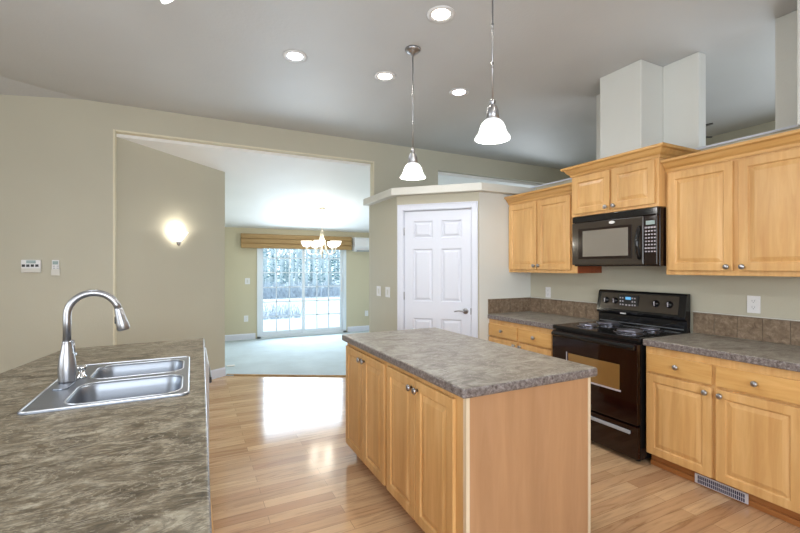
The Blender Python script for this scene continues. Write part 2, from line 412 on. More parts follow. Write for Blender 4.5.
# diagonal sconce wall
dv = Vector((1.125, 0.73)).normalized(); nv = Vector((-dv.y, dv.x))
p0 = Vector((-0.705, 5.20)); p1 = Vector((0.395, 5.93))
mb = MB().prism([(-0.705, YB-0.02), tuple(p1), (0.395-0.1, 6.05), (-0.80, YB+0.02)], 0, 2.82)
struct('wall_diagonal', mb, M['wall'])
struct('wall_dining_left', MB().box(0.295, 0.395, 5.935, YF, 0, 2.70), M['dining_wall'])
struct('wall_dining_right', MB().box(9.0, 9.1, YB, YF, 0, 2.85), M['dining_wall'])
# far dining wall around the sliding glass door
gx0, gx1, gz1 = 1.165, 3.02, 2.03
mb = MB(); mb.box(0.295, gx0, YF, YF+0.12, 0, 2.3); mb.box(gx1, 9.1, YF, YF+0.12, 0, 2.3); mb.box(gx0, gx1, YF, YF+0.12, gz1, 2.3)
struct('wall_dining_far', mb, M['dining_wall'])
# range wall: half height, with columns standing on it
struct('wall_range', MB().box(D, D+0.1, -2.6, YH, 0, 2.345), M['wall'])
struct('trim_5', MB().box(D-0.012, D+0.112, -2.6, 3.66, 2.345, 2.36), M['trim'])
mb = MB(); mb.box(3.253, D+0.1, 2.136, 2.519, 2.30, ZC); mb.box(D-0.002, D+0.1, 2.519, 2.78, 2.36, ZC)
struct('wall_column_center', mb, M['wall_white'], bev=0.008)
struct('wall_column_slim', MB().box(D-0.002, D+0.1, 1.857, 2.136, 2.36, ZC), M['wall_white'], bev=0.008)
struct('wall_column_right', MB().box(D-0.002, D+0.1, 0.9, 1.385, 2.36, ZC), M['wall_white'], bev=0.008)
struct('wall_column_near', MB().box(3.253, D-0.002, 0.85, 1.168, 2.28, ZC), M['wall_white'], bev=0.008)
# enclosing walls behind and beside the camera, with openings for the added windows
mb = MB(); mb.box(-3.0, -2.0, -2.6, -2.5, 0, ZC); mb.box(1.4, 9.0, -2.6, -2.5, 0, ZC); mb.box(-2.0, 1.4, -2.6, -2.5, 0, 0.9); mb.box(-2.0, 1.4, -2.6, -2.5, 2.3, ZC)
struct('wall_near', mb, M['wall'])
mb = MB(); mb.box(-3.1, -3.0, -2.6, 0.1, 0, ZC); mb.box(-3.1, -3.0, 2.3, YB, 0, ZC); mb.box(-3.1, -3.0, 0.1, 2.3, 0, 1.0); mb.box(-3.1, -3.0, 0.1, 2.3, 2.4, ZC)
struct('wall_left', mb, M['wall'])
mb = MB(); mb.box(6.0, 6.1, -2.6, -0.5, 0, ZC); mb.box(6.0, 6.1, 2.5, YH, 0, ZC); mb.box(6.0, 6.1, -0.5, 2.5, 0, 0.9); mb.box(6.0, 6.1, -0.5, 2.5, 2.2, ZC)
struct('wall_living_right', mb, M['wall'])
for nm, b in (('added_window_1', (-2.0, 1.4, -2.57, -2.53, 0.9, 2.3)), ('added_window_2', (-3.07, -3.03, 0.1, 2.3, 1.0, 2.4)), ('added_window_3', (6.03, 6.07, -0.5, 2.5, 0.9, 2.2))):  # unseen windows, added to bring in fill light
    mb = MB(); x0, x1, y0, y1, z0, z1 = b; t = 0.06
    if x1-x0 > y1-y0:
        for a in (x0, (x0+x1)/2-t/2, x1-t): mb.box(a, a+t, y0, y1, z0, z1)
        for a in (z0, z1-t): mb.box(x0, x1, y0, y1, a, a+t)
        g = MB().box(x0+t, x1-t, (y0+y1)/2-.003, (y0+y1)/2+.003, z0+t, z1-t)
    else:
        for a in (y0, (y0+y1)/2-t/2, y1-t): mb.box(x0, x1, a, a+t, z0, z1)
        for a in (z0, z1-t): mb.box(x0, x1, y0, y1, a, a+t)
        g = MB().box((x0+x1)/2-.003, (x0+x1)/2+.003, y0+t, y1-t, z0+t, z1-t)
    f = struct(nm, mb, M['vinyl']); obj('window_pane', g, M['glass'], f)
# pantry
PA = Vector((2.80, 3.66)); PB = Vector((2.13, 4.33)); pd = (PB-PA).normalized(); L = (PB-PA).length
pn = Vector((-pd.y, pd.x)); pn = pn if pn.dot(Vector((-1, -1))) > 0 else -pn     # outward, towards the camera
def pw(u, w, z): q = PA + pd*u + pn*w; return (q.x, q.y, z)
T = 0.09
struct('wall_pantry_side', MB().box(2.80, D, 3.66, 3.66+T, 0, 2.255), M['wall_white'])
struct('wall_pantry_left', MB().box(2.13, 2.13+T, 4.33, YH, 0, 2.255), M['wall'])
mb = MB()   # wall around the door, opening 0.055..L-0.055
o0, o1, oz = 0.075, L-0.075, 2.085
def pbox(mb, u0, u1, w0, w1, z0, z1, bev=0):
    v = [mb.bm.verts.new(pw(u, w, z)) for u in (u0, u1) for w in (w0, w1) for z in (z0, z1)]
    for q in ((0,1,3,2), (4,6,7,5), (0,4,5,1), (2,3,7,6), (0,2,6,4), (1,5,7,3)): mb.face([v[i] for i in q])
pbox(mb, 0, o0, -T, 0, 0, 2.255); pbox(mb, o1, L, -T, 0, 0, 2.255); pbox(mb, o0, o1, -T, 0, oz, 2.255)
struct('wall_pantry_door', mb, M['wall'])
# pantry cap with overhang
def off(d): 
    k = d*math.tan(PI/8)
    return [(D+0.0, 3.66-d), (2.80-k, 3.66-d), (2.13-d, 4.33-k), (2.13-d, YH)]
struct('trim_1', MB().prism(off(0.088) + [(D, YH)], 2.248, 2.334), M['cream'], bev=0.006)
# pantry door casing, door
mb = MB(); cw = 0.062
pbox(mb, o0-cw, o0+0.004, 0, 0.016, 0, oz+cw); pbox(mb, o1-0.004, o1+cw, 0, 0.016, 0, oz+cw); pbox(mb, o0+0.004, o1-0.004, 0, 0.016, oz-0.004, oz+cw)
pbox(mb, o0-cw, o0-cw+0.014, 0.016, 0.024, 0, oz+cw); pbox(mb, o1+cw-0.014, o1+cw, 0.016, 0.024, 0, oz+cw); pbox(mb, o0-cw, o1+cw, 0.016, 0.024, oz+cw-0.014, oz+cw)
pbox(mb, o0, o0+0.012, -T, 0, 0, oz); pbox(mb, o1-0.012, o1, -T, 0, 0, oz); pbox(mb, o0+0.012, o1-0.012, -T, 0, oz-0.012, oz)
struct('trim_2', mb, M['trim'], bev=0.003)
dw = (o1-o0) - 0.032; du0 = o0+0.016
def PM(u, v, w): return Vector(pw(du0+u, -0.045+w, v))
us = [0, 0.105, 0.105+(dw-0.31)/2, 0.205+(dw-0.31)/2, dw-0.105, dw]
vs = [0.012, 0.22, 0.848, 1.039, 1.638, 1.759, 1.956, 2.068]
mb = MB().panel_slab(us, vs, {(i, j) for i in (1, 3) for j in (1, 3, 5)}, 0.035, PM, [(0.012, -0.013), (0.020, -0.013), (0.042, -0.002)])
pdoor = struct('door_1', mb, M['trim'])
# lever handle sits near the right edge as seen (u small)
hq = Vector(pw(du0+0.06, -0.010, 0.945))
rot = Matrix(((pd.x, 0, pn.x), (pd.y, 0, pn.y), (0, 1, 0)))
mb = MB().lathe([(0.0, 0), (0.032, 0.0), (0.032, 0.006), (0.026, 0.012), (0.012, 0.014), (0.011, 0.05), (0.013, 0.055), (0.0, 0.056)], hq, rot=rot)
e = [hq + Vector((pd.x*a, pd.y*a, 0)) + Vector((pn.x, pn.y, 0))*0.048 + Vector((0, 0, b)) for a, b in ((-0.005, 0), (0.03, 0.003), (0.07, 0.004), (0.115, -0.004))]
mb.tube(e, [0.010, 0.0095, 0.008, 0.007])
obj('door_handle', mb, M['nickel'], pdoor)
for hz in (0.30, 1.10, 1.84):
    mb = MB(); mb.tube([pw(o1-0.013, -0.004, hz-0.045), pw(o1-0.013, -0.004, hz+0.045)], 0.007)
    obj('hinge', mb, M['nickel'], pdoor)
mb = MB(); pbox(mb, du0-0.004, du0+0.004, -0.03, -0.006, 0.91, 0.98); obj('latch_plate', mb, M['black_matt'], pdoor)
# baseboards and thresholds
def bb(name, a, b, out, mat=M['trim'], h=0.115):
    prof = [(0, 0), (0.016, 0), (0.016, h-0.02), (0.008, h-0.006), (0.006, h), (0, h)]
    return struct(name, MB().sweep(prof, a, b, out), mat)
nn = Vector((dv.y, -dv.x, 0)); 
bb('baseboard_diagonal', (-0.68, YB-0.0, 0), (0.395, 5.93, 0), nn)
bb('baseboard_left', (-3.0, YH, 0), (-0.705, YH, 0), (0, -1, 0))
bb('baseboard_far_left', (0.395, YF, 0.012), (gx0-0.03, YF, 0.012), (0, -1, 0))
bb('baseboard_far_right', (gx1+0.03, YF, 0.012), (9.0, YF, 0.012), (0, -1, 0))
bb('baseboard_pantry', (2.13, YH, 0), (2.13, 4.34, 0), (-1, 0, 0))
struct('trim_3', MB().prism([(0.415, 5.93), (2.13, 4.99), (2.13, 5.02), (0.43, 5.955)], 0.0, 0.016), M['blind'])
# ---------------------------------------------------------------- sliding glass door
sd = thing('door_2', (2.09, YF, 0), None, None, kind='structure')
mb = MB()
y0, y1 = YF-0.02, YF+0.10
mb.box(gx0, gx0+0.07, y0, y1, 0, gz1); mb.box(gx1-0.07, gx1, y0, y1, 0, gz1); mb.box(gx0, gx1, y0, y1, gz1-0.05, gz1); mb.box(gx0, gx1, y0, y1, 0.0, 0.05)
obj('door_frame', mb, M['vinyl'], sd)
cx = 2.10
for (a, b, yy) in ((gx0+0.07, cx+0.03, YF+0.055), (cx-0.03, gx1-0.07, YF+0.02)):
    mb = MB(); s_ = 0.055
    mb.box(a, a+s_, yy, yy+0.03, 0.05, gz1-0.05); mb.box(b-s_, b, yy, yy+0.03, 0.05, gz1-0.05)
    mb.box(a+s_, b-s_, yy, yy+0.03, 0.05, 0.13); mb.box(a+s_, b-s_, yy, yy+0.03, gz1-0.12, gz1-0.05)
    p = obj('sliding_panel', mb, M['vinyl'], sd)
    mb = MB(); 
    for k in (1, 2): xx = a+s_+(b-a-2*s_)*k/3; mb.box(xx-0.010, xx+0.010, yy+0.008, yy+0.020, 0.13, gz1-0.12)
    for k in range(1, 6): zz = 0.13+(gz1-0.25)*k/6; mb.box(a+s_, b-s_, yy+0.008, yy+0.020, zz-0.010, zz+0.010)
    obj('muntin_grid', mb, M['grey_plastic'] if False else M['vinyl'], p)
    obj('glass_pane', MB().box(a+s_, b-s_, yy+0.012, yy+0.016, 0.13, gz1-0.12), M['glass'], p)
obj('door_handle', MB().box(gx1-0.115, gx1-0.095, YF-0.02, YF+0.02, 0.9, 1.15, 0.004), M['white_plastic'], sd)

# woven valance
t = thing('valance_blind', (1.99, YF, 1.80), 'tan woven wood blind raised over the sliding glass door', 'blind')
mb = MB(); mb.box(0.86, 3.10, YF-0.10, YF-0.002, 1.82, 2.085, 0.004); obj('valance_board', mb, M['blind'], t)
mb = MB()
for k in range(3): mb.box(0.85, 3.11, YF-0.130+0.007*k, YF-0.10, 1.80+0.096*k, 1.892+0.096*k, 0.012)
obj('fabric_fold', mb, M['blind'], t)

# mini split air conditioner
t = thing('air_conditioner', (3.57, YF, 1.77), 'white wall air conditioner beside the tan window blind', 'air conditioner')
prof = [(0, 0), (0.12, 0.0), (0.17, 0.06), (0.20, 0.12), (0.20, 0.27), (0.17, 0.30), (0, 0.30)]
obj('housing', MB().sweep(prof, (3.16, YF, 1.775), (3.98, YF, 1.775), (0, -1, 0)), M['white_plastic'], t, bev=0.006)
obj('air_outlet', MB().box(3.22, 3.92, YF-0.165, YF-0.10, 1.770, 1.80), M['grey_plastic'], t)
obj('vane', MB().box(3.22, 3.92, YF-0.19, YF-0.15, 1.80, 1.812), M['white_plastic'], t)

# ---------------------------------------------------------------- cabinets
def knob(px, py, pz, parent):
    mb = MB().lathe([(0.0, 0), (0.008, 0), (0.007, 0.012), (0.012, 0.015), (0.0175, 0.020), (0.0175, 0.026), (0.012, 0.031), (0.0, 0.032)], (px, py, pz), '-x', 14)
    obj('knob', mb, M['nickel'], parent)
DL = [(0.004, -0.010), (0.009, -0.010), (0.036, -0.001)]
def cab_door(name, x, ya, yb, z0, z1, parent, kn=None, flat=False, drawer=False):
    """door whose front looks towards -x; ya<yb"""
    def Mx(u, v, w): return Vector((x-w, u, v))
    mb = MB()
    if drawer: mb.box(x-0.019, x, ya, yb, z0, z1)
    else:
        r = 0.052
        mb.panel_slab([ya, ya+r, yb-r, yb], [z0, z0+r, z1-r, z1], {(1, 1)}, 0.019, Mx, DL)
    o = obj(name, mb, M['maple_y'] if drawer else M['maple'], parent, bev=0.003)
    if kn: knob(x-0.019, kn[0], kn[1], o)
    return o
def carcass(x0, x1, y0, y1, z0, z1, parent, name='cabinet_body', mat='maple'):
    return obj(name, MB().box(x0, x1, y0, y1, z0, z1), M[mat], parent, bev=0.002)
CROWN = [(0, 0), (0.010, 0.0), (0.014, 0.018), (0.030, 0.030), (0.048, 0.058), (0.068, 0.066), (0.072, 0.084), (0, 0.084)]
WX = D - 0.003
# left wall cabinet
t = thing('wall_cabinet', (3.375, 3.20, 1.372), 'two-door maple wall cabinet beside the pantry wall', 'cabinet')
carcass(3.212, WX, 2.722, 3.655, 1.372, 2.15, t)
obj('end_panel', MB().box(3.214, WX, 2.716, 2.722, 1.374, 2.15), M['shaded_side'], t)
cab_door('cabinet_door', 3.212, 2.79, 3.205, 1.405, 2.110, t, (3.180, 1.445)); cab_door('cabinet_door', 3.212, 3.222, 3.64, 1.405, 2.110, t, (3.247, 1.445))
obj('crown_molding', MB().path_sweep(CROWN, [(3.212, 3.655, 2.130), (3.212, 2.718, 2.130)], 1), M['maple_y'], t)
# middle cabinet above the microwave
t = thing('wall_cabinet', (3.33, 2.31, 1.885), 'short maple wall cabinet raised above the black microwave', 'cabinet')
carcass(3.130, WX, 1.915, 2.714, 1.887, 2.285, t)
cab_door('cabinet_door', 3.130, 1.940, 2.298, 1.910, 2.240, t, (2.270, 1.935)); cab_door('cabinet_door', 3.130, 2.318, 2.690, 1.910, 2.240, t, (2.344, 1.935))
obj('crown_molding', MB().path_sweep(CROWN, [(WX, 2.714, 2.252), (3.130, 2.714, 2.252), (3.130, 1.915, 2.252), (WX, 1.915, 2.252)], 1), M['maple_y'], t)
# right wall cabinet
t = thing('wall_cabinet', (3.375, 1.45, 1.372), 'large maple wall cabinet to the right of the black microwave', 'cabinet')
carcass(3.212, WX, 0.98, 1.912, 1.372, 2.165, t)
cab_door('cabinet_door', 3.212, 1.472, 1.890, 1.405, 2.130, t, (1.500, 1.432)); cab_door('cabinet_door', 3.212, 1.02, 1.440, 1.405, 2.130, t, (1.412, 1.432))
obj('crown_molding', MB().path_sweep(CROWN, [(3.212, 1.912, 2.145), (3.212, 0.98, 2.145)], 1), M['maple_y'], t)
BX = 2.932
# base cabinets
def base_cab(y0, y1, label, drs):
    t = thing('base_cabinet', ((BX+D)/2, (y0+y1)/2, 0), label, 'cabinet')
    carcass(BX, WX, y0, y1, 0.10, 0.865, t)
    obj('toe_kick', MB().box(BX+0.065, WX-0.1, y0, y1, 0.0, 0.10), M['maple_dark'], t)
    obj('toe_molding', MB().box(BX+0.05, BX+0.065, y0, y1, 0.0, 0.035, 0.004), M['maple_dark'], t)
    for a, b, side in drs:
        cab_door('drawer', BX, a, b, 0.690, 0.818, t, ((a+b)/2, 0.757), drawer=True)
        cab_door('cabinet_door', BX, a, b, 0.105, 0.672, t, ((a+0.03) if side < 0 else (b-0.03), 0.637))
    return t
base_cab(1.0, 1.888, 'maple base cabinet right of the black range with a floor register below', [(1.457, 1.873, -1), (1.02, 1.434, 1)])
base_cab(2.735, 3.655, 'maple base cabinet between the black range and the pantry wall', [(2.752, 3.178, 1), (3.204, 3.645, -1)])
base_cab(0.10, 0.998, 'maple base cabinet nearest the camera beyond the right picture edge', [(0.12, 0.54, 1), (0.56, 0.98, -1)])
# countertops on the range side
def ctop(label, poly, mats, zt=0.914, th=0.048, bv=0.009):
    mb = MB().prism(poly, zt-th, zt)
    for f in mb.bm.faces:
        f.normal_update()
        if abs(f.normal.z) < 0.5: f.material_index = 1
    o = obj('countertop', mb, mats, bev=bv, seg=4); return tag(o, label, 'countertop')
ctop('grey slate-look countertop right of the black range', [(2.905, 0.10), (WX, 0.10), (WX, 1.899), (2.905, 1.899)], [M['counter_grey'], M['edge_stone']])
ctop('short slate-look countertop between the range and the pantry', [(2.905, 2.725), (WX, 2.725), (WX, 3.655), (2.905, 3.655)], [M['counter_grey'], M['edge_stone']])
# tile backsplashes
def splash(label, axis, a0, a1, fixed, sgn):
    mb = MB(); z0, z1 = 0.915, 1.078
    if axis == 'y': mb.box(fixed-0.006, fixed, a0, a1, z0, z1)
    else: mb.box(a0, a1, fixed-0.006, fixed, z0, z1)
    mb.mi = 1; n = max(1, round((a1-a0)/0.150)); w = (a1-a0)/n
    for k in range(n):
        b0, b1 = a0+k*w+0.002, a0+(k+1)*w-0.002
        if axis == 'y': mb.box(fixed-0.011, fixed-0.005, b0, b1, z0+0.003, z1-0.004, 0.0015)
        else: mb.box(b0, b1, fixed-0.011, fixed-0.005, z0+0.003, z1-0.004, 0.0015)
    mb.mi = 2
    if axis == 'y': mb.box(fixed-0.012, fixed, a0, a1, z1, z1+0.006)
    else: mb.box(a0, a1, fixed-0.012, fixed, z1, z1+0.006)
    o = obj('tile_backsplash', mb, [M['grout'], M['tile'], M['cream']]); return tag(o, label, 'backsplash')
splash('brown tile backsplash right of the black range', 'y', 0.40, 1.895, D-0.003, 1)
splash('brown tile backsplash behind the short countertop left of the range', 'y', 2.735, 3.655-0.013, D-0.003, 1)
splash('brown tile backsplash on the pantry side wall', 'x', 2.915, D-0.004, 3.657, 1)
# floor register in the toe kick
t = thing('floor_register', (2.985, 1.44, 0.0), 'white slotted air register in the toe kick under the right cabinets', 'air register')
obj('cover_plate', MB().box(2.972, 2.98, 1.290, 1.585, 0.010, 0.072, 0.002), M['vent'], t)
mb = MB()
for k in range(24):
    yy = 1.307+0.252*k/23.0
    mb.box(2.969, 2.973, yy, yy+0.006, 0.017, 0.038); mb.box(2.969, 2.973, yy, yy+0.006, 0.043, 0.064)
obj('slots', mb, M['vent_dark'], t)

# ---------------------------------------------------------------- range
ry0, ry1 = 1.902, 2.705; rx = 2.905; rc = (ry0+ry1)/2
t = thing('range', (3.2, rc, 0), 'black electric coil range with backguard between the maple base cabinets', 'range')
obj('body', MB().box(rx, D-0.02, ry0+0.005, ry1-0.005, 0.03, 0.885), M['black'], t, bev=0.003)
for yy in (ry0+0.06, ry1-0.06):
    for xx in (rx+0.05, D-0.1): obj('foot', MB().lathe([(0.018, 0), (0.018, 0.03)], (xx, yy, 0), n=12), M['black_matt'], t)
ct = obj('cooktop', MB().box(rx-0.030, D-0.02, ry0, ry1, 0.885, 0.920, 0.008), M['black'], t)
mb = MB(); mb.prism([(0, 0), (1, 0)] and [(3.42, ry0+0.004), (3.52, ry0+0.004), (3.52, ry1-0.004), (3.42, ry1-0.004)], 0.92, 1.0)
bgp = [(0.0, 0.0), (0.045, 0.0), (0.045, 0.085), (0.070, 0.095), (0.075, 0.115), (0.045, 0.285), (0.03, 0.300), (0.0, 0.300)]
bgd = obj('backguard', MB().sweep(bgp, (D-0.022, ry0+0.004, 0.918), (D-0.022, ry1-0.004, 0.918), (-1, 0, 0)), M['black'], t, bev=0.004)
# slanted control panel plane helper
def bgx(z): return D-0.022-0.075+0.03*(z-1.033)/0.17
gp = MB(); 
zz0, zz1 = 1.05, 1.195
v = [gp.bm.verts.new((bgx(z)-0.003, y, z)) for y in (ry0+0.06, ry1-0.04) for z in (zz0, zz1)] + [gp.bm.verts.new((bgx(z)+0.002, y, z)) for y in (ry0+0.06, ry1-0.04) for z in (zz0, zz1)]
for q in ((0,1,3,2), (4,5,7,6), (0,1,5,4), (2,3,7,6), (0,2,6,4), (1,3,7,5)): gp.face([v[i] for i in q])
obj('control_panel', gp, M['mw_door'], t, bev=0.001)
for yy in (ry1-0.10, ry1-0.19, ry0+0.24, ry0+0.13):
    z = 1.125; k = obj('control_knob', MB().lathe([(0.0, 0), (0.030, 0), (0.028, 0.006), (0.022, 0.010), (0.020, 0.022), (0.0, 0.023)], (bgx(z)-0.003, yy, z), '-x', 20), M['black'], t)
    obj('pointer', MB().box(bgx(z)-0.032, bgx(z)-0.025, yy-0.003, yy+0.003, z-0.016, z+0.020), M['button'], k)
disp = obj('clock_panel', MB().box(bgx(1.125)-0.010, bgx(1.125)+0.006, rc-0.01, rc+0.17, 1.075, 1.180), M['black_matt'], t)
obj('display', MB().box(bgx(1.125)-0.012, bgx(1.125)-0.009, rc+0.055, rc+0.105, 1.142, 1.166), M['lcd_blue'], disp)
mb = MB()
for a in (0.012, 0.035, 0.125, 0.148):
    for z in (1.09, 1.12, 1.15): mb.box(bgx(1.125)-0.012, bgx(1.125)-0.009, rc+a, rc+a+0.012, z, z+0.012)
for a in (0.06, 0.09): mb.box(bgx(1.125)-0.012, bgx(1.125)-0.009, rc+a, rc+a+0.016, 1.088, 1.100)
obj('buttons', mb, M['button'], disp)
obj('emblem', MB().box(D-0.022-0.080, D-0.022-0.070, rc+0.10, rc+0.15, 1.012, 1.022, 0.002), M['white_plastic'], t)
obj('highlight_strip', MB().box(D-0.022-0.049, D-0.022-0.043, ry0+0.03, ry1-0.02, 0.930, 0.938), M['steel'], t)
for (bx, by, br) in ((3.07, ry1-0.22, 0.078), (3.32, ry1-0.22, 0.100), (3.07, ry0+0.20, 0.100), (3.32, ry0+0.20, 0.078)):
    p = obj('drip_pan', MB().lathe([(br*0.3, 0.9215), (br*0.9, 0.9215), (br+0.014, 0.927), (br+0.020, 0.924), (br+0.018, 0.9205)], (bx, by, 0), n=28), M['pan'], t)
    pts = []
    turns = 4.5 if br > 0.09 else 3.5; N = int(turns*22)
    for k in range(N+1):
        a = 2*PI*turns*k/N; r = 0.018+(br-0.024)*k/N; pts.append((bx+r*math.cos(a), by+r*math.sin(a), 0.934))
    obj('burner_coil', MB().tube(pts, 0.0055, 6), M['coil'], t)
# oven door
def RM(x0): return lambda u, v, w: Vector((x0-w, u, v))
od = obj('oven_door', MB().box(rx-0.040, rx, ry0+0.008, ry1-0.008, 0.285, 0.872, 0.006), M['black_red'], t)
obj('oven_window', MB().box(rx-0.043, rx-0.038, ry0+0.145, ry1-0.185, 0.510, 0.700, 0.001), M['oven_glass_reflection'], od)
mb = MB(); wy0, wy1, wz0, wz1 = ry0+0.135, ry1-0.165, 0.498, 0.708
obj('window_trim', MB().box(rx-0.045, rx-0.039, wy0, wy1, wz0, wz0+0.012).box(rx-0.045, rx-0.039, wy1-0.006, wy1, wz0+0.012, wz1), M['button'], od)
hb = [(0, 0), (0.018, 0.002), (0.028, 0.012), (0.030, 0.022), (0.026, 0.034), (0.018, 0.040), (0, 0.040)]
obj('door_handle', MB().sweep(hb, (rx-0.037, ry0+0.02, 0.825), (rx-0.037, ry1-0.02, 0.825), (-1, 0, 0)), M['black'], od, bev=0.003)
dr = obj('storage_drawer', MB().box(rx-0.036, rx, ry0+0.008, ry1-0.008, 0.035, 0.270, 0.006), M['black_red'], t)
obj('drawer_handle', MB().box(rx-0.050, rx-0.034, ry0+0.06, ry1-0.12, 0.210, 0.236, 0.005), M['grey_plastic'], dr)

# ---------------------------------------------------------------- microwave
my0, my1, mz0, mz1 = 1.922, 2.706, 1.437, 1.884; mx = 3.155
t = thing('microwave', (3.35, (my0+my1)/2, mz0), 'black over-the-range microwave under the short maple wall cabinet', 'microwave')
obj('body', MB().box(mx, WX, my0, my1, mz0, mz1), M['mw_frame'], t, bev=0.004)
obj('vent_grille', MB().box(mx-0.030, mx, my0+0.003, my1-0.003, mz1-0.055, mz1-0.002, 0.003), M['black'], t)
cpw = 0.108
dd = obj('door', MB().box(mx-0.035, mx, my0+cpw, my1-0.002, mz0+0.012, mz1-0.058, 0.006), M['mw_door'], t)
wy0, wy1, wz0, wz1 = my0+0.220, my1-0.092, mz0+0.085, mz1-0.135
obj('window_frame', MB().box(mx-0.038, mx-0.034, wy0-0.02, wy1+0.018, wz0-0.022, wz1+0.022, 0.001), M['mw_frame'], dd)
obj('window', MB().box(mx-0.0405, mx-0.0365, wy0+0.012, wy1-0.03, wz0, wz1, 0.001), M['mw_window'], dd)
pts = [(mx-0.035, my0+cpw+0.030, mz0+0.055)] + [(mx-0.035-0.038*math.sin(PI*k/8), my0+cpw+0.030, mz0+0.055+0.255*k/8) for k in range(1, 8)] + [(mx-0.035, my0+cpw+0.030, mz0+0.31)]
obj('door_handle', MB().tube(pts, [0.012]+[0.015]*7+[0.012], 10), M['black'], dd)
em = MB(); ring = []
for s_ in (0, 1): ring.append([em.bm.verts.new((mx-0.035-0.005*s_, 2.298+0.026*math.cos(2*PI*k/20), mz1-0.082+0.0125*math.sin(2*PI*k/20))) for k in range(20)])
em.face(ring[0]); em.face(ring[1][::-1])
for k in range(20): em.face([ring[0][k], ring[0][(k+1) % 20], ring[1][(k+1) % 20], ring[1][k]])
obj('oval_emblem', em, M['white_plastic'], dd)
cp = obj('control_panel', MB().box(mx-0.033, mx, my0+0.003, my0+cpw-0.003, mz0+0.012, mz1-0.058, 0.005), M['mw_frame'], t)
obj('display', MB().box(mx-0.036, mx-0.032, my0+0.020, my0+0.088, mz1-0.130, mz1-0.100), M['lcd'], cp)
for r_ in range(8):
    for c_ in range(4):
        y_ = my0+0.012+c_*0.023; z_ = mz1-0.158-r_*0.026
        obj('button', MB().box(mx-0.0365, mx-0.032, y_, y_+(0.013 if r_ not in (0, 6) else 0.016), z_, z_+(0.010 if r_ else 0.013)), M['button'], cp)

# ---------------------------------------------------------------- island
ix0, ix1, iy0, iy1 = 1.068, 1.83, 1.49, 3.03
t = thing('island_cabinet', ((ix0+ix1)/2, (iy0+iy1)/2, 0), 'maple island cabinet with four doors under the grey island top', 'cabinet')
carcass(ix0, ix1, iy0+0.02, iy1, 0.085, 0.865, t)
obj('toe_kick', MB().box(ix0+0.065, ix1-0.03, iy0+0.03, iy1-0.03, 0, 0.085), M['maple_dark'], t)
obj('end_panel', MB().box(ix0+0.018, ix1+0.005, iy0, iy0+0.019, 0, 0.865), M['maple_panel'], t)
obj('edge_strip', MB().box(ix0, ix0+0.018, iy0-0.003, iy0+0.02, 0.085, 0.865), M['edge_pale'], t)
obj('edge_strip', MB().box(ix1+0.005, ix1+0.022, iy0-0.003, iy0+0.02, 0, 0.865), M['edge_pale'], t)
dz0, dz1 = 0.095, 0.836
for a, b, kn in ((1.565, 1.916, 1.888), (1.924, 2.275, 1.952), (2.312, 2.656, 2.628), (2.664, 3.012, 2.692)):
    cab_door('cabinet_door', ix0, a, b, dz0, dz1, t, (kn, 0.790))
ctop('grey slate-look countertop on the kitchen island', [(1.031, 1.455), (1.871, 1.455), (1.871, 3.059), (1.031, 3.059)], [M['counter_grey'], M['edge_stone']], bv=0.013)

# ---------------------------------------------------------------- sink peninsula
poly = [(0.036, 0.88), (0.083, 3.345), (-0.72, 3.30), (-0.835, 2.66), (-0.99, 1.6), (-1.10, 0.88)]
hole = [(-0.030, 1.900), (-0.030, 2.625), (-0.438, 2.625), (-0.438, 1.900)]
def fill_plate(mb, outer, holes, z0, z1):
    """flat plate with holes, top and bottom faces plus side walls"""
    for z in (z0, z1):
        es = []; loops = []
        for lp in [outer]+holes:
            vs = [mb.bm.verts.new((x, y, z)) for x, y in lp]; loops.append(vs)
            es += [mb.bm.edges.new((vs[k], vs[(k+1) % len(vs)])) for k in range(len(vs))]
        r = bmesh.ops.triangle_fill(mb.bm, use_beauty=True, use_dissolve=False, edges=es)
        for f in r['geom']:
            if isinstance(f, bmesh.types.BMFace): f.material_index = mb.mi
        if z == z0: low = loops
        else:
            for a, b in zip(low, loops):
                for k in range(len(a)):
                    f = mb.face([a[k], a[(k+1) % len(a)], b[(k+1) % len(a)], b[k]])
def rrect(x0, x1, y0, y1, r, n=6):
    out = []
    for cx_, cy_, a0 in ((x1-r, y0+r, -PI/2), (x1-r, y1-r, 0), (x0+r, y1-r, PI/2), (x0+r, y0+r, PI)):
        for k in range(n+1): a = a0+PI/2*k/n; out.append((cx_+r*math.cos(a), cy_+r*math.sin(a)))
    return out
mb = MB(); fill_plate(mb, poly, [hole], 0.868, 0.914)
for f in mb.bm.faces:
    f.normal_update()
    if abs(f.normal.z) < 0.5: f.material_index = 1
tag(obj('countertop', mb, [M['counter'], M['edge_stone']], bev=0.007, seg=3), 'brown slate-look countertop around the steel sink', 'countertop')
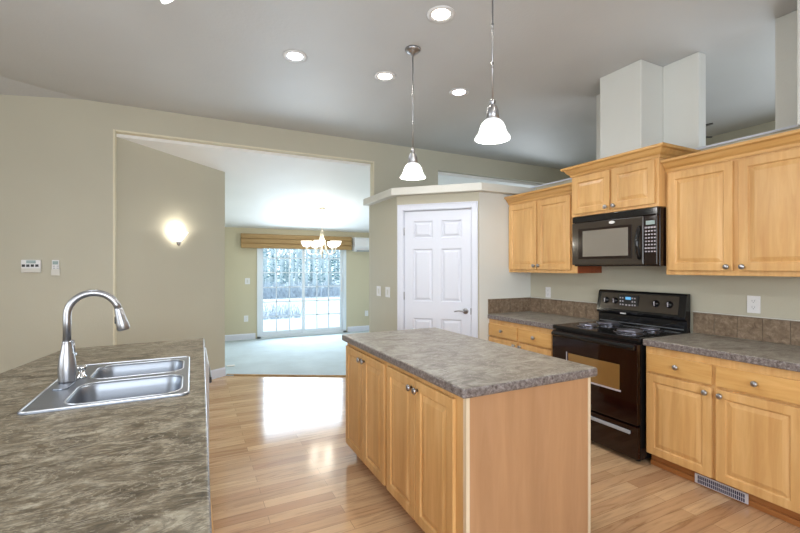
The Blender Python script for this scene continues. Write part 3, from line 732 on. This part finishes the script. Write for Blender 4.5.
# sink
sx0, sx1, sy0, sy1 = -0.545, -0.006, 1.878, 2.665
t = thing('kitchen_sink', (-0.27, 2.28, 0.914), 'stainless double-bowl sink set in the brown countertop', 'sink')
bowls = [(-0.428, -0.036, 1.912, 2.240), (-0.418, -0.036, 2.300, 2.60)]
mb = MB(); fill_plate(mb, rrect(sx0, sx1, sy0, sy1, 0.03), [rrect(*b, 0.07) for b in bowls], 0.9145, 0.9215)
obj('rim', mb, M['steel'], t, bev=0.003)
def bead(lp, r, z):
    mb = MB(); pts = [(x, y, z) for x, y in lp]; mb.tube(pts+[pts[0]], r, 8, cap=False); return mb
obj('raised_edge', bead(rrect(sx0+0.006, sx1-0.006, sy0+0.006, sy1-0.006, 0.028), 0.004, 0.9215), M['steel_edge'], t)
for b in bowls:
    obj('bowl_lip', bead(rrect(*b, 0.07), 0.003, 0.9215), M['steel_edge'], t)
    mb = MB(); loops = []
    for ins, z, r in ((0.0, 0.921, 0.07), (0.004, 0.912, 0.068), (0.010, 0.88, 0.065), (0.022, 0.76, 0.06), (0.035, 0.735, 0.055), (0.07, 0.724, 0.04)):
        loops.append([mb.bm.verts.new((x, y, z)) for x, y in rrect(b[0]+ins, b[1]-ins, b[2]+ins, b[3]-ins, r)])
    for i in range(len(loops)-1):
        n_ = len(loops[0])
        for k in range(n_): mb.face([loops[i][k], loops[i][(k+1) % n_], loops[i+1][(k+1) % n_], loops[i+1][k]]).smooth = True
    mb.face(loops[-1])
    bo = obj('bowl', mb, M['steel'], t)
    mdf = bo.modifiers.new('thickness', 'SOLIDIFY'); mdf.thickness = 0.002; mdf.offset = 0
    obj('drain', MB().lathe([(0.0, 0.726), (0.03, 0.726), (0.042, 0.729), (0.044, 0.7255)], ((b[0]+b[1])/2, (b[2]+b[3])/2, 0), n=20), M['chrome'], bo)
# faucet
fx, fy = -0.487, 2.285
t = thing('faucet', (fx, fy, 0.9215), 'brushed gooseneck pull-down faucet standing behind the sink', 'faucet')
mb = MB(); fill_plate(mb, [(fx+0.030*math.cos(a)*1.0, fy+(0.095 if math.sin(a) > 0 else -0.095)+0.030*math.sin(a)) for a in [2*PI*k/24+0.001 for k in range(24)]], [], 0.9218, 0.9275)
obj('deck_plate', mb, M['steel'], t, bev=0.002)
obj('faucet_body', MB().lathe([(0.029, 0.9276), (0.030, 0.935), (0.032, 0.96), (0.033, 0.99), (0.030, 1.025), (0.024, 1.06), (0.019, 1.085), (0.0175, 1.10), (0.018, 1.104), (0.015, 1.107)], (fx, fy, 0), n=28), M['nickel'], t)
pts = [(fx, fy, 1.105), (fx, fy, 1.19)]
Rn = 0.095; zc = 1.219
for k in range(0, 15): a = PI - PI*0.93*k/14; pts.append((fx+Rn+Rn*math.cos(a), fy, zc+Rn*math.sin(a)))
pts = [(p[0], p[1], p[2]) for p in pts]
obj('neck', MB().tube(pts, 0.0150, 16), M['nickel'], t)
e = Vector(pts[-1]); dn = Vector((0.22, 0, -1)).normalized()
sh = obj('spray_head', MB().tube([e-dn*0.004, e+dn*0.004, e+dn*0.03, e+dn*0.07, e+dn*0.095, e+dn*0.102], [0.0155, 0.0165, 0.019, 0.024, 0.026, 0.022], 18), M['nickel'], t)
bq = e+dn*0.055
obj('spray_button', MB().box(bq.x-0.026, bq.x-0.014, fy-0.006, fy+0.006, bq.z-0.016, bq.z+0.016, 0.002), M['black_matt'], sh)
hd = obj('handle', MB().tube([(fx+0.010, fy+0.018, 1.035), (fx+0.014, fy+0.046, 1.038)], 0.013, 14).tube([(fx+0.014, fy+0.040, 1.042), (fx+0.012, fy+0.050, 1.075), (fx+0.010, fy+0.058, 1.10)], [0.007, 0.006, 0.0045], 10), M['nickel'], t)
# side spray / soap dispenser
t = thing('soap_dispenser', (-0.447, 2.345, 0.9215), 'small chrome soap dispenser beside the gooseneck faucet', 'dispenser')
obj('dispenser_base', MB().lathe([(0.020, 0.9218), (0.020, 0.928), (0.013, 0.936), (0.012, 0.955)], (-0.449, 2.357, 0), n=18), M['chrome'], t)
obj('dispenser_cap', MB().lathe([(0.012, 0.9552), (0.019, 0.966), (0.020, 0.975), (0.014, 0.980), (0, 0.981)], (-0.449, 2.357, 0), n=18), M['chrome'], t)
# base under the sink
t = thing('base_cabinet', (-0.30, 1.9, 0), 'maple base cabinet under the brown sink countertop', 'cabinet')
mb = MB(); mb.box(-0.56, -0.54, 0.95, 2.66, 0.10, 0.868); mb.box(0.005, 0.025, 0.95, 2.66, 0.10, 0.868); mb.box(-0.54, 0.005, 0.95, 0.97, 0.10, 0.868); mb.box(-0.54, 0.005, 0.97, 2.66, 0.10, 0.12)
obj('cabinet_body', mb, M['maple'], t)
obj('toe_kick', MB().box(-0.55, -0.035, 0.97, 2.66, 0.0, 0.10), M['maple_dark'], t)
def cab_door_px(x, ya, yb, z0, z1, parent):
    mb = MB().panel_slab([ya, ya+0.052, yb-0.052, yb], [z0, z0+0.052, z1-0.052, z1], {(1, 1)}, 0.019, lambda u, v, w: Vector((x+w, u, v)), DL)
    return obj('cabinet_door', mb, M['maple'], parent)
for a in (0.97, 1.40, 1.83, 2.25): cab_door_px(0.025, a, a+0.40, 0.12, 0.85, t)
t = thing('dishwasher', (-0.25, 2.99, 0), 'white dishwasher under the far end of the sink countertop', 'dishwasher')
obj('body', MB().box(-0.54, 0.03, 2.68, 3.29, 0.09, 0.867), M['white_plastic'], t)
obj('toe_kick', MB().box(-0.52, -0.03, 2.69, 3.28, 0.0, 0.09), M['black_matt'], t)
dd = obj('door_panel', MB().box(0.03, 0.094, 2.69, 3.28, 0.10, 0.860, 0.008), M['dw_white'], t)
obj('door_handle', MB().box(0.094, 0.112, 2.80, 3.17, 0.72, 0.755, 0.004), M['black_matt'], dd)

# ---------------------------------------------------------------- pendants and recessed lights
def shade_prof(s=1.0, z=0.0):
    P = [(0.030, 0.108), (0.046, 0.102), (0.061, 0.086), (0.071, 0.064), (0.076, 0.044), (0.084, 0.026), (0.096, 0.011), (0.100, 0.0)]
    I = [(r-0.004, h) for r, h in P[::-1]]
    return [(r*s, z+h*s) for r, h in P + I]
def pendant(px, py, zb, label, power):
    t = thing('pendant_light', (px, py, ZC), label, 'pendant light', 'pendants above the kitchen island')
    obj('ceiling_canopy', MB().lathe([(0.0, ZC-0.002), (0.062, ZC-0.002), (0.060, ZC-0.012), (0.040, ZC-0.028), (0.014, ZC-0.036), (0.012, ZC-0.050), (0, ZC-0.05)], (px, py, 0), n=28), M['nickel'], t)
    obj('rod', MB().tube([(px, py, zb+0.20), (px, py, ZC-0.045)], 0.005, 10), M['nickel'], t)
    for k in (0.40, 0.62): obj('rod_joint', MB().tube([(px, py, zb+k), (px, py, zb+k+0.03)], 0.0075, 10), M['nickel'], t)
    obj('socket', MB().lathe([(0.008, zb+0.222), (0.017, zb+0.215), (0.019, zb+0.205), (0.014, zb+0.200), (0.014, zb+0.190), (0.026, zb+0.180), (0.034, zb+0.155), (0.037, zb+0.113), (0.028, zb+0.108)], (px, py, 0), n=22), M['nickel'], t)
    obj('glass_shade', MB().lathe(shade_prof(1.0, zb), (px, py, 0), n=32), M['shade'], t)
    lamp('pendant_bulb_light', 'POINT', (px, py, zb-0.03), power, (1.0, 0.98, 0.94), t, 0.06)
pendant(1.532, 2.833, 2.122, 'farther pendant light with white bell shade and nickel canopy over island', 9)
pendant(1.515, 1.860, 2.150, 'nearer pendant light with white bell shade, hanging in front of column', 9)
def can(px, py, label, warm, power):
    t = thing('recessed_light', (px, py, ZC), label, 'ceiling light', 'recessed lights in the kitchen ceiling')
    mb = MB().lathe([(0.095, ZC-0.001), (0.093, ZC-0.007), (0.070, ZC-0.009), (0.060, ZC-0.002)], (px, py, 0), n=32)
    obj('trim_ring', mb, M['white_plastic'], t)
    obj('lens', MB().lathe([(0.0, ZC-0.003), (0.052, ZC-0.003), (0.058, ZC-0.005), (0.060, ZC-0.001)], (px, py, 0), n=28), M['lens_warm' if warm else 'lens_cool'], t)
    lamp('can_light', 'SPOT', (px, py, ZC-0.02), power, (1.0, 0.93, 0.80) if warm else (0.86, 0.92, 1.0), t, 0.05, spot=math.radians(150))
can(0.74, 3.345, 'bluish recessed light, leftmost in the kitchen ceiling', False, 20)
can(1.486, 2.355, 'warm recessed light nearest the top edge between the pendants', True, 20)
can(1.527, 3.34, 'warm recessed light beside the farther pendant canopy', True, 20)
can(2.303, 3.325, 'bluish recessed light between the two pendant rods', False, 20)
can(-0.70, 2.95, 'recessed light above the sink counter, just past the top edge', False, 16)
can(1.486, 1.10, 'added, unseen warm recessed light above the near end of the island, out of frame', True, 20)  # added lamp, for more light from above
# small glass spot at the top edge
t = thing('spot_light', (-0.16, 2.70, ZC), 'small tilted white glass lamp hanging at the top edge of the picture', 'ceiling light')
obj('ceiling_plate', MB().lathe([(0, ZC-0.001), (0.05, ZC-0.001), (0.045, ZC-0.02), (0, ZC-0.022)], (-0.16, 2.70, 0), n=20), M['nickel'], t)
obj('arm', MB().tube([(-0.16, 2.70, ZC-0.02), (-0.155, 2.70, ZC-0.07)], 0.008), M['nickel'], t)
R_ = Matrix.Rotation(math.radians(-40), 3, 'Y')
obj('glass_shade', MB().lathe([(0.02, 0.0), (0.028, -0.03), (0.045, -0.08), (0.055, -0.115), (0.050, -0.115), (0.04, -0.08), (0.02, -0.02)], (-0.185, 2.70, ZC-0.065), n=20, rot=R_), M['shade'], t)

# sconce on the diagonal wall
sc = Vector((-0.145, 5.560)); out = Vector((dv.y, -dv.x)); sz = 1.70
t = thing('wall_sconce', (sc.x, sc.y, sz), 'lit bowl sconce on the diagonal wall left of the dining room', 'sconce')
mb = MB(); prof = [(0.012, 0.02), (0.035, 0.03), (0.062, 0.060), (0.095, 0.105), (0.118, 0.140), (0.116, 0.146), (0.088, 0.108), (0.055, 0.065), (0.02, 0.038)]
n_ = 20; rings = []
for r, h in prof: rings.append([mb.bm.verts.new((sc.x+dv.x*r*math.cos(PI*k/n_)+out.x*(0.003+0.8*r*math.sin(PI*k/n_)), sc.y+dv.y*r*math.cos(PI*k/n_)+out.y*(0.003+0.8*r*math.sin(PI*k/n_)), sz+h)) for k in range(n_+1)])
for i in range(len(rings)-1):
    for k in range(n_): mb.face([rings[i][k], rings[i][k+1], rings[i+1][k+1], rings[i+1][k]]).smooth = True
obj('glass_bowl', mb, M['shade_warm'], t)
obj('finial', MB().lathe([(0, -0.02), (0.012, -0.012), (0.020, 0.004), (0.026, 0.022), (0.012, 0.028), (0, 0.029)], (sc.x+out.x*0.022, sc.y+out.y*0.022, sz), n=16), M['nickel'], t)
q = sc + out*0.045; lamp('sconce_bulb_light', 'POINT', (q.x, q.y, sz+0.165), 2.0, (1.0, 0.94, 0.84), t, 0.025)

# chandelier
cx_, cy_ = 2.057, 7.165; zt = dzc(cy_)
t = thing('chandelier', (cx_, cy_, zt), 'nickel chandelier with lit white glass bowls in the dining room', 'chandelier')
obj('ceiling_canopy', MB().lathe([(0, zt+0.01), (0.065, zt+0.008), (0.05, zt-0.025), (0, zt-0.035)], (cx_, cy_, 0), n=20), M['chand_metal'], t)
mb = MB()
nl = 11; ztop = zt-0.03; zb_ = 2.075
for k in range(nl):
    z = ztop-(ztop-zb_)*(k+0.5)/nl; h = (ztop-zb_)/nl*0.62; w = 0.010
    a = (k % 2)*PI/2; ring_ = [(cx_+w*math.cos(q_)*math.cos(a), cy_+w*math.cos(q_)*math.sin(a), z+h*math.sin(q_)) for q_ in [2*PI*j/12 for j in range(13)]]
    mb.tube(ring_, 0.0028, 5, cap=False)
obj('chain', mb, M['chand_metal'], t)
obj('center_column', MB().lathe([(0.006, 2.085), (0.020, 2.07), (0.025, 2.05), (0.012, 2.03), (0.012, 1.75), (0.026, 1.72), (0.030, 1.69), (0.014, 1.66), (0.010, 1.635), (0.018, 1.62), (0.010, 1.60), (0, 1.59)], (cx_, cy_, 0), n=16), M['chand_metal'], t)
for k in range(5):
    a = 2*PI*k/5+math.radians(173); c_, s_ = math.cos(a), math.sin(a)
    P = [(0.01, 2.05), (0.03, 1.98), (0.055, 1.88), (0.075, 1.80), (0.09, 1.72), (0.13, 1.665), (0.19, 1.655), (0.245, 1.69), (0.265, 1.745), (0.265, 1.775)]
    am = obj('arm', MB().tube([(cx_+r*c_, cy_+r*s_, z) for r, z in P], 0.008, 8), M['chand_metal'], t)
    obj('bobeche', MB().lathe([(0.022, 1.760), (0.028, 1.772), (0.02, 1.782)], (cx_+0.265*c_, cy_+0.265*s_, 0), n=12), M['chand_metal'], am)
    obj('glass_bowl', MB().lathe([(0.020, 1.782), (0.060, 1.795), (0.086, 1.830), (0.100, 1.885), (0.096, 1.885), (0.080, 1.834), (0.05, 1.80), (0.015, 1.79)], (cx_+0.265*c_, cy_+0.265*s_, 0), n=18), M['shade_warm'], t)
lamp('chandelier_light', 'POINT', (cx_, cy_, 1.93), 14, (1.0, 0.90, 0.74), t, 0.22)

# ---------------------------------------------------------------- wall devices
def plate(name, label, cat, origin, ux, nrm, w, h, kind, group=None):
    """electrical plate: ux = in-wall direction, nrm = outward normal (xy), origin = centre"""
    O = Vector(origin); U = Vector((*ux, 0)); N = Vector((*nrm, 0))
    t = thing(name, tuple(O-Vector((0, 0, h/2))), label, cat, group)
    def B(mb, u0, u1, n0, n1, z0, z1):
        v = [mb.bm.verts.new(O+U*u+N*n+Vector((0, 0, z))) for u in (u0, u1) for n in (n0, n1) for z in (z0, z1)]
        for q in ((0,1,3,2), (4,6,7,5), (0,4,5,1), (2,3,7,6), (0,2,6,4), (1,5,7,3)): mb.face([v[i] for i in q])
        return mb
    obj('cover_plate', B(MB(), -w/2, w/2, 0.001, 0.007, -h/2, h/2), M['white_plastic'], t, bev=0.002)
    if kind == 'switch':
        obj('switch_toggle', B(MB(), -0.016, 0.016, 0.007, 0.011, -0.032, 0.032), M['cream'], t, bev=0.001)
    else:
        for s_ in (-1, 1):
            r = obj('receptacle', B(MB(), -0.016, 0.016, 0.007, 0.0095, s_*0.022-0.014, s_*0.022+0.014), M['white_plastic'], t, bev=0.001)
            mb = MB(); B(mb, -0.009, -0.006, 0.0095, 0.0105, s_*0.022-0.002, s_*0.022+0.008); B(mb, 0.006, 0.009, 0.0095, 0.0105, s_*0.022-0.002, s_*0.022+0.008); B(mb, -0.003, 0.003, 0.0095, 0.0105, s_*0.022-0.011, s_*0.022-0.005)
            obj('slots', mb, M['grey_plastic'], r)
    return t
plate('wall_outlet', 'white outlet on the wall above the right tile backsplash', 'outlet', (D, 1.502, 1.153+0.014), (0, 1), (-1, 0), 0.078, 0.122, 'outlet')
plate('wall_outlet', 'white outlet under the left wall cabinet by the range', 'outlet', (D, 3.39, 1.150), (0, 1), (-1, 0), 0.072, 0.118, 'outlet')
plate('light_switch', 'white light switch on the pantry wall, nearer the dining opening', 'light switch', (2.13, 4.842, 1.127), (0, 1), (-1, 0), 0.125, 0.125, 'switch')
plate('light_switch', 'white light switch on the pantry wall, nearer the white door', 'light switch', (2.13, 4.572, 1.127), (0, 1), (-1, 0), 0.125, 0.125, 'switch')
plate('light_switch', 'white light switch on the far dining wall left of the glass door', 'light switch', (0.985, YF, 1.155), (1, 0), (0, -1), 0.09, 0.12, 'switch')
plate('wall_outlet', 'white outlet low on the far wall left of the glass door', 'outlet', (0.96, YF, 0.42), (1, 0), (0, -1), 0.08, 0.12, 'outlet')
plate('wall_outlet', 'white outlet low on the far wall right of the glass door', 'outlet', (3.50, YF, 0.40), (1, 0), (0, -1), 0.08, 0.12, 'outlet')
# thermostat and remote on the left wall
t = thing('thermostat', (-1.37, YH, 1.375), 'white thermostat with dark buttons on the left kitchen wall', 'thermostat')
obj('housing', MB().box(-1.445, -1.298, YH-0.028, YH-0.001, 1.378, 1.500, 0.005), M['white_plastic'], t)
obj('display', MB().box(-1.405, -1.335, YH-0.031, YH-0.027, 1.466, 1.494), M['lcd'], t)
for a in (-1.438, -1.405, -1.372, -1.338): obj('button', MB().box(a, a+(0.024), YH-0.031, YH-0.027, 1.432, 1.456), M['black_matt'], t)
obj('lower_cover', MB().box(-1.442, -1.300, YH-0.031, YH-0.027, 1.382, 1.418, 0.001), M['cream'], t)
t = thing('remote_control', (-1.187, YH, 1.345), 'white remote control in a wall holder beside the thermostat', 'remote control')
obj('holder', MB().box(-1.222, -1.153, YH-0.022, YH-0.001, 1.346, 1.41, 0.003), M['cream'], t)
obj('remote_body', MB().box(-1.216, -1.159, YH-0.020, YH-0.004, 1.355, 1.500, 0.005), M['white_plastic'], t)
obj('display', MB().box(-1.208, -1.167, YH-0.024, YH-0.018, 1.455, 1.488), M['lcd'], t)
for z_ in (1.415, 1.435):
    for a in (-1.206, -1.178): obj('button', MB().box(a, a+0.016, YH-0.024, YH-0.018, z_, z_+0.009), M['grey_plastic'], t)

# small white doorstop-like vent lying on the carpet edge by the diagonal wall corner
tag(obj('carpet_vent', MB().box(0.45, 0.56, 6.38, 6.46, 0.012, 0.022, 0.003), M['white_plastic']), 'small white floor vent on the carpet by the diagonal wall', 'air register')

# ceiling fan in the living room
fxx, fyy = 4.6, 2.72
t = thing('ceiling_fan', (fxx, fyy, 2.95), 'dark ceiling fan in the next room, seen past the slim column', 'ceiling fan')
zf = 2.83
obj('downrod', MB().tube([(fxx, fyy, zf+0.05), (fxx, fyy, ZC-0.002)], 0.03), M['black_matt'], t)
obj('motor', MB().lathe([(0.03, zf+0.08), (0.10, zf+0.05), (0.12, zf), (0.10, zf-0.06), (0.05, zf-0.09), (0, zf-0.10)], (fxx, fyy, 0), n=24), M['black_matt'], t)
for k in range(5):
    a = 2*PI*k/5-0.46; R2 = Matrix.Rotation(a, 4, 'Z'); R2 = Matrix.Translation((fxx, fyy, zf)) @ R2 @ Matrix.Rotation(0.2, 4, 'X')
    mb = MB(); vs_ = [mb.bm.verts.new(R2 @ Vector(p)) for z_ in (-0.004, 0.004) for p in ((0.10, -0.025, z_), (0.18, -0.06, z_), (0.43, -0.07, z_), (0.47, 0.0, z_), (0.43, 0.07, z_), (0.18, 0.06, z_), (0.10, 0.025, z_))]
    mb.face(vs_[:7][::-1]); mb.face(vs_[7:])
    for j in range(7): mb.face([vs_[j], vs_[(j+1) % 7], vs_[7+(j+1) % 7], vs_[7+j]])
    obj('blade', mb, M['black_matt'], t)

# ---------------------------------------------------------------- outdoors
struct('ground', MB().box(-30, 60, YF+0.12, 90, -0.60, -0.35), M['lawn'])
struct('patio_slab', MB().box(-1.5, 6.5, YF+0.13, YF+3.6, -0.35, -0.06), M['patio'])
rnd = random.Random(7)
def bare_tree(seed, h, r):
    rn = random.Random(seed); mb = MB(); x = y = 0; pts = []
    for k in range(7): pts.append((x, y, h*k/6)); x += rn.uniform(-.12, .12)*h/10; y += rn.uniform(-.1, .1)
    mb.tube(pts, [r*(1-0.8*k/6) for k in range(7)], 6)
    for k in range(46):
        f = rn.uniform(0.12, 0.98); i = min(5, int(f*6)); g = f*6-i
        p = Vector(pts[i]).lerp(Vector(pts[i+1]), g); a = rn.uniform(0, 2*PI); l_ = rn.uniform(0.7, 2.2)*(1.15-f)
        e1 = p + Vector((math.cos(a)*l_*0.6, math.sin(a)*l_*0.6, l_*0.5)); e2 = e1 + Vector((math.cos(a+.5)*l_*0.35, math.sin(a+.5)*l_*0.35, l_*0.7))
        mb.tube([p, e1, e2], [0.035, 0.022, 0.008], 4, cap=False)
        for j in range(3):
            q = p.lerp(e1, rn.uniform(.4, 1)); d_ = Vector((rn.uniform(-1, 1), rn.uniform(-1, 1), rn.uniform(.1, 1)))*0.6
            mb.tube([q, q+d_], [0.014, 0.006], 3, cap=False)
    return mb
def evergreen(seed, h):
    rn = random.Random(seed); mb = MB()
    for k in range(520):
        f = rn.random()**1.3; z = 0.05*h+f*h*0.95; R = (1-f)*h*0.20+0.15; a = rn.uniform(0, 2*PI); r = R*rn.uniform(.3, 1)
        c = Vector((r*math.cos(a), r*math.sin(a), z-r*0.35)); s_ = rn.uniform(.12, .30)
        d1 = Vector((math.cos(a), math.sin(a), -0.35))*s_; d2 = Vector((-math.sin(a), math.cos(a), rn.uniform(-.4, .4)))*s_*0.6
        mb.face([mb.bm.verts.new(c-d1*0.6), mb.bm.verts.new(c+d2), mb.bm.verts.new(c+d1), mb.bm.verts.new(c-d2)])
    return mb
def mk_tree(kind, seed):
    if kind == 0:
        t = thing('bare_tree', (0, 0, -0.35), '', 'tree')
        obj('trunk', bare_tree(seed, 13, 0.15), M['bark'], t, local=True)
    else:
        t = thing('evergreen_tree', (0, 0, -0.35), '', 'tree')
        obj('trunk', MB().tube([(0, 0, 0), (0, 0, 8.5)], [0.18, 0.03], 6), M['bark'], t, local=True)
        obj('crown', evergreen(seed, 10), M['needles'], t, local=True)
    return t
protos = {(k, s_): mk_tree(k, s_) for k in (0, 1) for s_ in (1, 2, 3)}
used = set(); spots = []
def dirx(px, Y):
    th = math.atan((px-400)/416.165)+math.radians(26.633); return Y*math.tan(th)
for i, px in enumerate([262, 267, 271, 276, 281, 287, 291, 296, 301, 306, 311, 315, 320, 324, 327, 331, 336, 341, 346]):
    Y = 27+((i*7) % 19)*1.5; spots.append((0, dirx(px, Y), Y, 0.8*Y/30))
for i, px in enumerate([263, 273, 284, 294, 303, 313, 323, 330, 338, 344]):
    Y = 34.5+((i*3) % 10)*5.2; spots.append((1, dirx(px, Y), Y, 0.9+0.014*(Y-30)))
lab = {0: 'bare pale winter tree in the wood beyond the glass door', 1: 'dark evergreen standing behind the bare trees beyond the glass door'}
for i, (k, x, y, s_) in enumerate(spots):
    key = (k, 1+i % 3)
    o = protos[key] if key not in used else copy_tree(protos[key]); used.add(key)
    o.location = (x, y, -0.35); o.scale = (s_, s_, s_*1.05); o.rotation_euler = (0, 0, i*1.7)
    o['label'] = lab[k]; o['category'] = 'tree'; o['group'] = 'bare trees beyond the glass door' if k == 0 else 'evergreens beyond the glass door'
# tangled brush at the wood's edge
rn = random.Random(3); mb = MB()
for k in range(900):
    px = rn.uniform(255, 352); Y = rn.uniform(24, 26.5); x = dirx(px, Y); h = rn.uniform(.3, 1.0)
    mb.tube([(x, Y, -0.35), (x+rn.uniform(-.5, .5), Y+rn.uniform(-.3, .3), -0.35+h)], [0.025, 0.006], 3, cap=False)
tag(obj('brush_thicket', mb, M['brush']), 'dark tangle of winter brush at the foot of the trees', 'brush', kind='stuff')
mb = MB()
for k in range(170):
    px = rn.uniform(262, 301); Y = rn.uniform(13.0, 15.5); x = dirx(px, Y); h = rn.uniform(.15, .65)
    a = rn.uniform(0, 6.28); mb.tube([(x, Y, -0.35), (x+.08*math.cos(a), Y, -0.35+h*.7), (x+.22*math.cos(a), Y+.1*math.sin(a), -0.35+h)], [0.010, 0.008, 0.004], 3, cap=False)
tag(obj('dry_shrub', mb, M['brush']), 'thin dry shrubs growing across the frosty lawn outside the glass door', 'shrub', kind='stuff')
